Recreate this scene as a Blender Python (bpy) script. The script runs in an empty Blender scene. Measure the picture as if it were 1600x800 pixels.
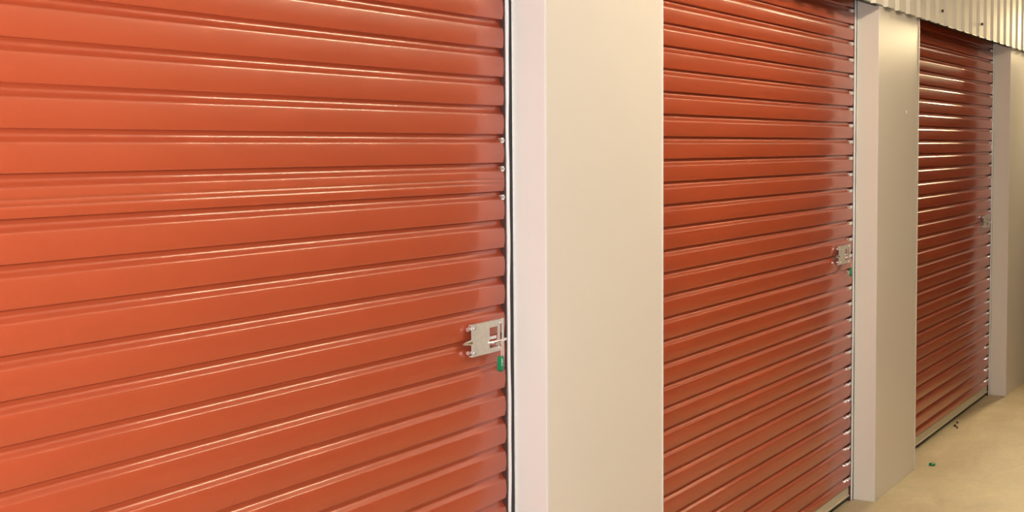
import bpy, bmesh, math, random
from mathutils import Vector, Matrix
random.seed(7)
P = 0.0826                       # one corrugation of the roll-up curtains (3 1/4 inch)
D = 24.4608; H = 22.12          # camera distance from the door plane, eye height (in corrugations)
C = bpy.context.scene.collection

def W(x, d, z):                  # x along the wall, d = distance in front of the door plane, z relative to eye height
    return Vector((x*P, -d*P, (z+H)*P))

# ------------------------------------------------------------------ materials
def new_mat(name):
    m = bpy.data.materials.new(name); m.use_nodes = True
    nt = m.node_tree; b = nt.nodes['Principled BSDF']
    return m, nt, b
def simple(name, col, rough=.5, metal=0, coat=0, noise=None, bump=None, spec=.5):
    m, nt, b = new_mat(name)
    b.inputs['Base Color'].default_value = (*col, 1)
    b.inputs['Roughness'].default_value = rough
    b.inputs['Metallic'].default_value = metal
    b.inputs['Specular IOR Level'].default_value = spec
    if coat:
        b.inputs['Coat Weight'].default_value = coat; b.inputs['Coat Roughness'].default_value = .105
    tc = nt.nodes.new('ShaderNodeTexCoord')
    if noise:
        sc, amt = noise
        n = nt.nodes.new('ShaderNodeTexNoise'); n.inputs['Scale'].default_value = sc; n.inputs['Detail'].default_value = 4
        r = nt.nodes.new('ShaderNodeValToRGB')
        r.color_ramp.elements[0].position = .3; r.color_ramp.elements[1].position = .7
        r.color_ramp.elements[0].color = (*[c*(1-amt) for c in col], 1)
        r.color_ramp.elements[1].color = (*[min(1, c*(1+amt)) for c in col], 1)
        nt.links.new(tc.outputs['Object'], n.inputs['Vector']); nt.links.new(n.outputs['Fac'], r.inputs['Fac'])
        nt.links.new(r.outputs['Color'], b.inputs['Base Color'])
    if bump:
        sc, st, dist = bump
        n = nt.nodes.new('ShaderNodeTexNoise'); n.inputs['Scale'].default_value = sc; n.inputs['Detail'].default_value = 3
        u = nt.nodes.new('ShaderNodeBump'); u.inputs['Strength'].default_value = st; u.inputs['Distance'].default_value = dist
        nt.links.new(tc.outputs['Object'], n.inputs['Vector']); nt.links.new(n.outputs['Fac'], u.inputs['Height'])
        nt.links.new(u.outputs['Normal'], b.inputs['Normal'])
    return m

M = {}
M['door']   = simple('orange_door_paint', (.405, .068, .024), .42, coat=.6, noise=(1.2, .04))
M['pillar'] = simple('white_painted_steel', (.80, .77, .73), .38, noise=(.8, .015), bump=(260, .05, .0004))
M['panel']  = simple('white_corrugated_steel', (.76, .74, .69), .65, noise=(2, .02), spec=.25)
M['wall']   = simple('cream_wall_paint', (.74, .71, .65), .8)
M['far_wall'] = simple('brown_wall_paint', (.30, .20, .14), .8)
M['dark_room'] = simple('bare_unit_wall', (.35, .32, .28), .9)
M['ceil']   = simple('ceiling_paint', (.76, .74, .69), .8)
M['galv']   = simple('galvanised_steel', (.82, .83, .84), .28, metal=.85, noise=(60, .08))
M['bead']   = simple('white_guide_edge', (.86, .87, .88), .3)
M['zinc']   = simple('zinc_plated_steel', (.60, .58, .54), .4, metal=.25, noise=(90, .08))
M['chrome'] = simple('polished_steel', (.85, .85, .83), .16, metal=1)
M['black']  = simple('rubber_and_gap_black', (.018, .020, .024), .6)  # bottom seals; also paints the shaded gaps at guides and fascia
M['gap_brown']   = simple('dark_gap_brown', (.07, .022, .018), .9)  # dark colour painted as shade beside the curtain edge
M['bar']    = simple('cream_bottom_bar', (.62, .58, .46), .45)
M['green']  = simple('green_plastic', (.0, .23, .10), .35)
M['clear']  = simple('pale_plastic', (.62, .42, .36), .3)
M['white']  = simple('white_print', (.85, .85, .82), .5)
M['drip']   = simple('dark_edge_sealant', (.04, .09, .08), .5)
M['grit']   = simple('dark_grit', (.05, .04, .03), .9)

# floor: sealed concrete with trowel mottling
m, nt, b = new_mat('sealed_concrete'); M['floor'] = m
tc = nt.nodes.new('ShaderNodeTexCoord')
mp = nt.nodes.new('ShaderNodeMapping'); mp.inputs['Scale'].default_value = (1, 2.2, 1); mp.inputs['Rotation'].default_value = (0, 0, .4)
n1 = nt.nodes.new('ShaderNodeTexNoise'); n1.inputs['Scale'].default_value = 2.2; n1.inputs['Detail'].default_value = 6; n1.inputs['Roughness'].default_value = .6; n1.inputs['Distortion'].default_value = .6
n2 = nt.nodes.new('ShaderNodeTexNoise'); n2.inputs['Scale'].default_value = 38; n2.inputs['Detail'].default_value = 5
r1 = nt.nodes.new('ShaderNodeValToRGB')
r1.color_ramp.elements[0].position = .28; r1.color_ramp.elements[0].color = (.52, .43, .27, 1)
r1.color_ramp.elements[1].position = .74; r1.color_ramp.elements[1].color = (.70, .59, .39, 1)
mx = nt.nodes.new('ShaderNodeMix'); mx.data_type = 'RGBA'; mx.blend_type = 'MULTIPLY'; mx.inputs['Factor'].default_value = .35
nt.links.new(tc.outputs['Object'], mp.inputs['Vector']); nt.links.new(mp.outputs['Vector'], n1.inputs['Vector']); nt.links.new(tc.outputs['Object'], n2.inputs['Vector'])
nt.links.new(n1.outputs['Fac'], r1.inputs['Fac']); nt.links.new(r1.outputs['Color'], mx.inputs['A']); nt.links.new(n2.outputs['Color'], mx.inputs['B'])
nt.links.new(mx.outputs['Result'], b.inputs['Base Color'])
b.inputs['Roughness'].default_value = .5
bp = nt.nodes.new('ShaderNodeBump'); bp.inputs['Strength'].default_value = .12; bp.inputs['Distance'].default_value = .004
nt.links.new(n1.outputs['Fac'], bp.inputs['Height']); nt.links.new(bp.outputs['Normal'], b.inputs['Normal'])

def emis(name, col, s):
    m, nt, b = new_mat(name)
    b.inputs['Base Color'].default_value = (.9, .9, .9, 1)
    b.inputs['Emission Color'].default_value = (*col, 1); b.inputs['Emission Strength'].default_value = s
    return m

# ------------------------------------------------------------------ mesh helpers
def link(name, bm, mat, parent=None, smooth=False, loc=None):
    me = bpy.data.meshes.new(name)
    bmesh.ops.recalc_face_normals(bm, faces=bm.faces[:])
    if loc is not None:
        bmesh.ops.translate(bm, verts=bm.verts[:], vec=-Vector(loc))
    bm.to_mesh(me); bm.free()
    me.materials.append(M[mat] if isinstance(mat, str) else mat)
    if smooth:
        for f in me.polygons: f.use_smooth = True
    o = bpy.data.objects.new(name, me); C.objects.link(o)
    if loc is not None: o.location = loc
    if parent is not None:
        o.parent = parent
        if loc is not None: o.location = Vector(loc) - parent_world(parent)
        else: o.location = -parent_world(parent)
    return o
def parent_world(p):
    v = Vector(p.location)
    while p.parent is not None:
        p = p.parent; v += Vector(p.location)
    return v
def tag(o, label=None, cat=None, group=None, kind=None):
    if label: o['label'] = label
    if cat: o['category'] = cat
    if group: o['group'] = group
    if kind: o['kind'] = kind
    return o
def empty(name, loc):
    o = bpy.data.objects.new(name, None); C.objects.link(o); o.location = loc; o.empty_display_size = .1
    return o
def box(bm, x0, x1, d0, d1, z0, z1, bev=0, seg=2):      # corrugation units
    a = W(x0, d0, z0); b_ = W(x1, d1, z1)
    g = bmesh.ops.create_cube(bm, size=1)
    c = (a+b_)/2; s = b_-a
    for v in g['verts']:
        v.co = Vector((c.x+v.co.x*abs(s.x), c.y+v.co.y*abs(s.y), c.z+v.co.z*abs(s.z)))
    if bev:
        es = list({e for v in g['verts'] for e in v.link_edges})
        bmesh.ops.bevel(bm, geom=es, offset=bev*P, segments=seg, affect='EDGES', profile=.5)
def cyl(bm, a, b_, r, seg=16, r2=None):
    a = Vector(a); b_ = Vector(b_); d = b_-a
    q = d.to_track_quat('Z', 'Y').to_matrix().to_4x4()
    mtx = Matrix.Translation((a+b_)/2) @ q
    bmesh.ops.create_cone(bm, cap_ends=True, segments=seg, radius1=r*P, radius2=(r if r2 is None else r2)*P, depth=d.length, matrix=mtx)
def tube(bm, pts, rs, seg=10):
    rings = []
    for i, p_ in enumerate(pts):
        t = (pts[min(i+1, len(pts)-1)]-pts[max(i-1, 0)]).normalized()
        up = Vector((1, 0, 0)) if abs(t.x) < .9 else Vector((0, 1, 0))
        u = t.cross(up).normalized(); w = t.cross(u)
        r = rs[i] if isinstance(rs, list) else rs
        rings.append([bm.verts.new(p_+(u*math.cos(2*math.pi*k/seg)+w*math.sin(2*math.pi*k/seg))*r*P) for k in range(seg)])
    for A, B in zip(rings, rings[1:]):
        for k in range(seg): bm.faces.new((A[k], A[(k+1) % seg], B[(k+1) % seg], B[k]))
    bm.faces.new(rings[0][::-1]); bm.faces.new(rings[-1])

# ------------------------------------------------------------------ curtain profile
# (t, d): t = fraction of a corrugation below the dark lower lip of the broad face, d = distance in front of the door plane
GRV = [(0, -.006), (.004, -.03), (.004, -.32), (.045, -.148), (.07, -.152), (.11, -.151), (.145, -.144), (.175, -.132), (.205, -.113),
       (.23, -.090), (.255, -.064), (.28, -.036), (.298, -.016), (.312, -.004), (.330, .004), (.355, .010)]
BROAD = [(.42, .017), (.5, .024), (.58, .028), (.66, .030), (.74, .028), (.82, .022), (.90, .013), (.955, .005), (.985, 0)]
def curtain(x0, x1, ztop, zbot, phase, scored=()):
    zc, R = 8.35, 3.4                                        # where it starts to wrap on to the drum, drum radius
    pts = []
    k0 = math.floor(phase-zbot)+1
    s = []                                                    # (height s along the sheet, d)
    n = -17
    while True:
        z = phase-n
        if z < zbot-1: break
        prof = GRV+BROAD
        if n in scored:
            prof = GRV+[(.42, .017), (.5, .024), (.575, .028), (.582, .012), (.589, .028), (.66, .030), (.715, .029), (.722, .013), (.729, .028), (.82, .022), (.90, .013), (.955, .005), (.985, 0)]
        for t, d in prof:
            zz = z-t
            if zz >= zbot-.001: s.append((zz, d))
        n += 1
    out = []
    for zz, d in s:
        if zz <= zc: out.append((d, zz))
        else:
            turn = (zz-zc)/R
            r = R + d + .02*turn
            out.append((-R + r*math.cos(turn), zc + r*math.sin(turn)))
    bm = bmesh.new()
    xs = [x0+(x1-x0)*i/24 for i in range(25)]
    cols = []
    for i, x in enumerate(xs):
        col = []
        for j, (d, z) in enumerate(out):
            wob = .006*math.sin(x*.55+j*.013)+.004*math.sin(x*1.3+j*.037)
            col.append(bm.verts.new(W(x, d+wob, z)))
        cols.append(col)
    for A, B in zip(cols, cols[1:]):
        for j in range(len(out)-1):
            bm.faces.new((A[j], A[j+1], B[j+1], B[j]))
    return bm

ZB = -21.16
PH = .5462
def clip_bm(x0, x1, z):
    bm = bmesh.new()
    box(bm, x0, x1, -.10, .05, z-.10, z+.10, .03)
    cyl(bm, W(x0+.14, .03, z), W(x0+.14, .085, z), .05, 12, .035)
    return bm

def make_door(idx, xl, S, lx, label, clips, scored, seal_tag):
    xr = S-.49
    root = empty('door_%d' % idx, W((xl+S)/2, 0, -H)); tag(root, label, 'roll-up door', kind='structure')
    base = parent_world(root)
    link('curtain', curtain(xl+.46, xr, 20, ZB, PH, scored), 'door', root, smooth=True)
    # bottom bar and seal
    bm = bmesh.new()
    box(bm, xl+.5, xr-.02, -.28, -.06, -21.82, ZB-.04, .02)
    box(bm, xl+.5, xr-.02, -.08, .0, -21.82, -21.72, .02)
    link('bottom_bar', bm, 'bar', root)
    bm = bmesh.new(); box(bm, xl+.48, xr, -.32, -.14, -H, -21.80, .03)
    link('rubber_seal', bm, 'black', root)
    # side guides: channel, dark strips painted in as its shaded gaps, front bead
    for side, s0, sg in (('r', S, 1), ('l', xl, -1)):
        bm = bmesh.new()
        def bx(a, b_, *r): box(bm, *(sorted((s0-sg*a, s0-sg*b_))), *r)
        bx(.0, .045, -.40, .06, -H, 9.3)                 # web against the pillar
        bx(.0, .56, -.40, -.34, -H, 9.3)                 # back flange
        bx(.29, .40, -.16, .08, -H, 9.3, .02)            # front lip over the curtain edge
        bx(.0, .08, .05, .13, -H, 9.3, .01)
        link('guide_rail', bm, 'galv', root, loc=W(s0, 0, -H))
        bm = bmesh.new()
        bm_ = bm
        pts = []
        for i in range(160):
            z = -H+i*(31.1/159)
            pts.append(W(s0-sg*(.345+.018*math.sin(z*.9+idx)+.012*math.sin(z*2.3)), .085, z))
        tube(bm, pts, .062, 8)
        link('guide_edge_bead', bm, 'bead', root, smooth=True, loc=W(s0, 0, -H))
        bm = bmesh.new(); box(bm, *sorted((s0-sg*.08, s0-sg*.28)), -.30, .115, -H, 9.3)  # black box painted in as the dark gap between lip and pillar
        bf = bmesh.new(); box(bf, *sorted((s0-sg*.42, s0-sg*.56)), -.34, -.31, -H, 9.3); box(bf, *sorted((s0-sg*.40, s0-sg*.50)), -.31, .02, -H, 9.3)  # dark filler painting the shaded gap between curtain edge and lip
        link('edge_gap_shade', bf, 'gap_brown', root, loc=W(s0, 0, -H))
        link('gap_shade_strip', bm, 'black', root, loc=W(s0, 0, -H))
    # bearing clips riveted in each groove along the right edge
    for z in clips:
        w = .22 if idx == 1 else .75
        link('edge_clip', clip_bm(xr-w-.02, xr-.02, z), 'chrome', root, loc=W(xr, 0, z))
    # slide latch
    X0, X1, Z0, Z1 = lx, lx+1.78, -7.02, -5.92
    cx0, cx1, cz0, cz1 = lx+1.10, lx+1.66, -6.85, -6.14
    fy0, fy1 = .20, .24
    bm = bmesh.new()
    box(bm, X0, cx0, fy0, fy1, Z0, Z1); box(bm, cx0, X1, fy0, fy1, cz1, Z1); box(bm, cx0, X1, fy0, fy1, Z0, cz0)
    box(bm, cx1, X1, fy0, fy1, cz0, cz1)
    box(bm, X0, X1, .10, fy0, Z1-.04, Z1); box(bm, X0, X1, .10, fy0, Z0, Z0+.04)
    plate = link('latch', bm, 'zinc', root, loc=W(lx, .3, -6.47))
    bm = bmesh.new()                                          # riveted slide keeper on the right of the plate
    box(bm, X1+.05, X1+.15, fy1+.02, fy1+.07, Z0-.02, Z1+.04, .015)
    box(bm, X1-.06, X1+.06, fy1, fy1+.04, Z1-.10, Z1+.02, .01); box(bm, X1-.06, X1+.06, fy1, fy1+.04, Z0, Z0+.1, .01)
    link('slide_keeper', bm, 'zinc', plate)
    for (rx, rz) in ((X0+.11, Z1-.13), (X0+.11, Z0+.13), (X1-.03, Z1-.11), (X1-.03, Z0+.11)):
        bm = bmesh.new(); cyl(bm, W(rx, .0, rz), W(rx, fy1+.05, rz), .05, 12, .04)
        link('rivet', bm, 'galv', plate, smooth=False)
    for rz in (-6.07, -6.86):                                 # cross bolts sticking out at the left
        bm = bmesh.new(); cyl(bm, W(X0-.15, .16, rz), W(X0, .16, rz), .045, 10); cyl(bm, W(X0-.17, .16, rz), W(X0-.09, .16, rz), .07, 6)
        link('cross_bolt', bm, 'galv', plate)
    bm = bmesh.new()                                          # sliding bolt with pointed end
    cyl(bm, W(X0-.02, .17, -6.52), W(X0-.25, .17, -6.52), .105, 14, .06)
    cyl(bm, W(X0-.25, .17, -6.52), W(X0-.46, .17, -6.53), .075, 12, .02)
    box(bm, X0, cx1-.05, .12, .20, -6.57, -6.46, .01)
    link('slide_bolt', bm, 'chrome', plate)
    bm = bmesh.new()
    pts = [W(cx0-.16, fy1+.01, -6.655), W(cx0+.1, fy1+.05, -6.665), W(cx1, fy1+.09, -6.66), W(X1+.22, fy1+.09, -6.63)]
    tube(bm, pts, [.035, .06, .06, .045], 10)
    box(bm, cx0+.04, cx0+.52, .21, .30, -6.71, -6.62, .02)
    link('bolt_handle', bm, 'chrome', plate)
    if seal_tag:
        sx, sz, lab = seal_tag
        t = empty('security_seal', W(sx, .36, sz)); tag(t, lab, 'seal', 'green seals on the latches')
        bm = bmesh.new(); box(bm, sx-.17, sx+.13, .33, .43, sz-.28, sz+.26, .09, 4); link('seal_body', bm, 'green', t, smooth=False)
        bm = bmesh.new()
        box(bm, sx+.13, sx+.19, .34, .41, sz-.16, sz+.42, .02)
        tube(bm, [W(sx+.02, .38, sz+.2), W(sx+.02, .40, sz+.45), W(sx+.02, .42, sz+.62), W(sx+.03, .35, sz+.80), W(sx+.04, .22, sz+.84), W(sx+.05, .16, sz+.6)], .028, 8)
        sh = link('seal_shackle', bm, 'clear', t)
        bm = bmesh.new()
        for i, (a, w) in enumerate(((.12, .05), (.055, .06), (-.01, .04), (-.075, .055))):   # worn moulded print, not legible
            box(bm, sx-.04, sx-.04+w, .428, .436, sz+a, sz+a+.035)
        pr = link('seal_print', bm, 'white', t)
    return root

# ------------------------------------------------------------------ doors
zs = [PH-.22-n for n in range(-8, 22)]
make_door(1, 9.0, 39.83, 36.87, 'nearest and largest orange roll-up door filling the left half of the photo', zs[8:11], (1,),
          (38.46, -7.43, 'green plastic seal hanging from the latch of the nearest orange door'))
make_door(2, 49.53, 80.60, 76.95, 'middle orange roll-up door between the two wide white pillars', zs, (), (78.76, -7.57, 'green plastic seal hanging from the latch of the middle orange door'))
make_door(3, 90.25, 121.05, 117.0, 'farthest and narrowest orange roll-up door at the right of the photo', zs, (), None)

# ------------------------------------------------------------------ pillars (boxed steel) between the doors
ZC = 19.0
def pillar(x0, x1, label, extra=()):
    bm = bmesh.new(); box(bm, x0, x1, -1.6, 1.42, -H, ZC, .03, 3)
    o = link('pillar', bm, 'pillar', None, loc=W((x0+x1)/2, 0, -H)); tag(o, label, 'pillar', kind='structure')
    for f in o.data.polygons: f.use_smooth = False
    # folded corner trims, a hair proud of the faces
    for xe, s in ((x0, 1), (x1, -1)):
        bm = bmesh.new()
        a, b_ = sorted((xe-s*.012, xe+s*.09)); box(bm, a, b_, 1.40, 1.437, -H, ZC, .006)
        link('corner_trim', bm, 'bead', o, loc=W(xe, 1.42, -H))
    return o
pillar(-.8, 9.0, 'white pillar left of the nearest door')
pillar(39.83, 49.53, 'widest white pillar in the photo between the nearest and middle orange doors')
p2 = pillar(80.60, 90.25, 'white pillar between the middle and farthest orange doors')
pillar(121.05, 131.0, 'farthest white pillar at the right edge, brightly lit at the top')

# ------------------------------------------------------------------ corrugated fascia above the doors
bm = bmesh.new()
x = -.2 - 2.57*1; prof = []
x = 82.25-.62-2.57*34
RD = .22
while x < 190:
    prof += [(x, RD), (x+1.40, RD), (x+1.58, 0), (x+2.39, 0)]
    x += 2.57
zb = 8.62
rows = []
for z in (zb, ZC):
    rows.append(([bm.verts.new(W(a, 1.46+d, z)) for a, d in prof], [bm.verts.new(W(a, 1.43+d, z)) for a, d in prof]))
for i in range(len(prof)-1):
    f0, b0 = rows[0]; f1, b1 = rows[1]
    bm.faces.new((f0[i], f0[i+1], f1[i+1], f1[i])); bm.faces.new((b0[i+1], b0[i], b1[i], b1[i+1])); bm.faces.new((f0[i+1], f0[i], b0[i], b0[i+1]))
fas = link('wall_header', bm, 'panel'); tag(fas, 'white ribbed sheet metal fascia running above the farthest door', 'fascia', kind='structure')
bm = bmesh.new()
for i in range(0, len(prof)-1):
    (a, d), (c, e) = prof[i], prof[i+1]
    v = [W(a, 1.475+d, zb-.0), W(c, 1.475+e, zb), W(c, 1.475+e, zb-.07), W(a, 1.475+d, zb-.07)]
    w = [W(a, 1.415+d, zb), W(c, 1.415+e, zb), W(c, 1.415+e, zb-.07), W(a, 1.415+d, zb-.07)]
    if d == RD and e == RD:
        V = [bm.verts.new(q) for q in v]; U = [bm.verts.new(q) for q in w]
        bm.faces.new(V); bm.faces.new(U[::-1])
        for k in range(4): bm.faces.new((V[k], U[k], U[(k+1) % 4], V[(k+1) % 4]))
link('edge_seal', bm, 'drip', fas)
for sx, sz in ((108.0, 9.6), (95.2, 9.54)):
    bm = bmesh.new(); cyl(bm, W(sx, 1.46, sz), W(sx, 1.80, sz), .10, 10); link('screw', bm, 'grit', fas)
# head trim: black boxes painting the shaded gap behind the fascia, across each doorway
for i, (a, b_) in enumerate(((9.0, 39.83), (49.53, 80.6), (90.25, 121.05))):
    bm = bmesh.new(); box(bm, a, b_, 1.15, 1.40, zb-.0, zb+.10); box(bm, a, b_, 1.15, 1.2, zb, zb+.6)
    t = link('shade_strip_%d' % (i+1), bm, 'black'); tag(t, ('black strip painted as the shaded gap over the nearest orange door', 'black strip painted as the shaded gap over the middle orange door', 'black strip painted as the shaded gap over the farthest orange door')[i], 'shade_strip', kind='structure')

# ------------------------------------------------------------------ room shell
XL, XR, YF = -90, 330, 50
def slab(name, mat, x0, x1, d0, d1, z0, z1, label, cat):
    bm = bmesh.new(); box(bm, x0, x1, d0, d1, z0, z1)
    return tag(link(name, bm, mat), label, cat, kind='structure')
slab('floor', 'floor', XL-2, XR+2, -40, YF+2, -H-3, -H, 'beige sealed concrete floor', 'floor')
slab('ceiling', 'ceil', XL, XR, -40, YF, ZC, ZC+3, 'pale ceiling above the corridor', 'ceiling')
slab('wall_opposite', 'far_wall', XL, XR, YF, YF+2, -H, ZC, 'brown wall across the corridor from the doors', 'wall')
slab('wall_right', 'wall', XR, XR+2, -40, YF, -H, ZC, 'cream wall at the far end of the corridor', 'wall')
slab('wall_left', 'wall', XL-2, XL, -40, YF, -H, ZC, 'cream wall behind the camera end of the corridor', 'wall')
slab('wall_back', 'dark_room', XL, XR, -40, -38, -H, ZC, 'bare wall at the back of the storage units', 'wall')
slab('wall_side', 'pillar', 131.0, XR, -1.6, 1.42, -H, ZC, 'white wall beyond the farthest pillar', 'wall')
slab('wall_near', 'pillar', XL, -.8, -1.6, 1.42, -H, ZC, 'white wall on the camera side of the nearest door', 'wall')

# ------------------------------------------------------------------ small things on the floor and pillar
def blob(name, x, d, r, h, mat, seed, sx=1.0):
    bm = bmesh.new(); bmesh.ops.create_icosphere(bm, subdivisions=2, radius=1)
    rnd = random.Random(seed)
    for v in bm.verts:
        k = 1+rnd.uniform(-.25, .25)
        v.co = Vector((v.co.x*r*sx*k, v.co.y*r*k, max(v.co.z, -.6)*h*k))*P
    mn = min(v.co.z for v in bm.verts)
    for v in bm.verts: v.co.z -= mn; v.co += W(x, d, -H)
    return link(name, bm, mat, None, smooth=True, loc=W(x, d, -H))
tag(blob('green_scrap', 92.1, D-22.3, .22, .10, 'green', 3, 1.3), 'small green scrap of plastic lying on the concrete floor', 'scrap')
for i, (x, d, r, s_) in enumerate(((105.8, .55, .11, 11), (107.2, .42, .09, 12), (105.2, .85, .06, 14))):
    tag(blob('grit_crumb', x, d, r, .10, 'grit', s_, 1.6), 'dark crumb of dirt on the floor before the farthest door', 'dirt', 'dark crumbs on the floor')
bm = bmesh.new(); cyl(bm, W(87.1, 1.415, 2.28), W(87.1, 1.47, 2.28), .12, 10, .09)
link('screw_head', bm, 'white', p2)

# ------------------------------------------------------------------ lamps
def fixture(x0, x1, d, z, s, col, label):
    root = empty('ceiling_light', W((x0+x1)/2, d, z)); tag(root, label, 'lamp')
    bm = bmesh.new(); box(bm, x0, x1, d-.9, d+.9, z+.55, ZC, .05); link('housing', bm, 'white', root)
    for o in (-.45, .45):
        bm = bmesh.new(); cyl(bm, W(x0+.4, d+o, z+.2), W(x1-.4, d+o, z+.2), .2, 12)
        link('tube', bm, emis('lamp_tube', col, s), root, smooth=False)
    for e in (x0+.2, x1-.2):
        bm = bmesh.new(); box(bm, e-.2, e+.2, d-.75, d+.75, z-.1, z+.6, .03); link('lamp_holder', bm, 'white', root)
WARM = (1, .84, .56)
COOL = (.93, .96, 1)
FAR = (1, .80, .52)
fixture(51, 70, 22, 17.9, 105, WARM, 'strip light on the ceiling across from the widest pillar')
fixture(100, 119.5, 22, 17.9, 13, FAR, 'strip light on the ceiling across from the farthest door')
fixture(122, 141.5, 22, 17.9, 13, FAR, 'strip light on the ceiling beyond the farthest pillar')
fixture(178, 205, 22, 17.9, 5, FAR, 'strip light on the ceiling near the far end wall')
fixture(-34, -8, 22, 17.9, 120, COOL, 'added unseen strip light behind the camera that brightens the pillar sides')  # added lamp, lifts the pillar sides with cool light
def area(name, loc, to, size, power, col, sy=None):
    l = bpy.data.lights.new(name, 'AREA'); l.energy = power; l.color = col; l.size = size
    if sy: l.shape = 'RECTANGLE'; l.size_y = sy
    o = bpy.data.objects.new(name, l); C.objects.link(o); o.location = loc
    o.rotation_euler = (Vector(to)-Vector(loc)).to_track_quat('-Z', 'Y').to_euler(); o.visible_camera = True
    return o
def point(name, loc, power, col, r=.04):
    l = bpy.data.lights.new(name, 'POINT'); l.energy = power; l.color = col; l.shadow_soft_size = r
    o = bpy.data.objects.new(name, l); C.objects.link(o); o.location = loc
    return o
# camera's own flash, just above and beside the lens
area('camera_flash', W(.6, D-.8, .9), W(45, 0, -4), .05, 70, (1, .96, .95))
# warm spot lamp high on the wall past the farthest pillar, washing back along the fascia
sl = bpy.data.lights.new('wall_spot', 'SPOT'); sl.energy = 330; sl.color = (1, .79, .44); sl.shadow_soft_size = .12
sl.spot_size = math.radians(96); sl.spot_blend = 1
so = bpy.data.objects.new('wall_spot', sl); C.objects.link(so); so.location = W(142, 2.75, 12)
so.rotation_euler = (W(125, 1.42, 5)-W(142, 2.75, 12)).to_track_quat('-Z', 'Y').to_euler()

# ------------------------------------------------------------------ camera
yaw, pitch, roll, f, py = 1.0206112, .05823519, -.00680708, 2050.0, 353.25
cy, sy, cp, sp = math.cos(yaw), math.sin(yaw), math.cos(pitch), math.sin(pitch)
fw = Vector((sy*cp, cy*cp, -sp)); r = Vector((cy, -sy, 0)); u = r.cross(fw)
c_, s_ = math.cos(roll), math.sin(roll)
r2 = r*c_+u*s_; u2 = u*c_-r*s_
cam = bpy.data.cameras.new('camera'); co = bpy.data.objects.new('camera', cam); C.objects.link(co)
mt = Matrix((r2, u2, -fw)).transposed().to_4x4(); mt.translation = W(0, D, 0)
co.matrix_world = mt
cam.sensor_fit = 'HORIZONTAL'; cam.sensor_width = 36; cam.lens = f/1600*36; cam.shift_y = (py-400)/1600
cam.clip_start = .05; cam.clip_end = 200
bpy.context.scene.camera = co

w = bpy.data.worlds.new('world'); bpy.context.scene.world = w; w.use_nodes = True
w.node_tree.nodes['Background'].inputs[0].default_value = (1, .9, .75, 1); w.node_tree.nodes['Background'].inputs[1].default_value = .05
vs = bpy.context.scene.view_settings
vs.view_transform = 'Standard'; vs.look = 'None'; vs.exposure = .30; vs.gamma = 1; vs.use_curve_mapping = False
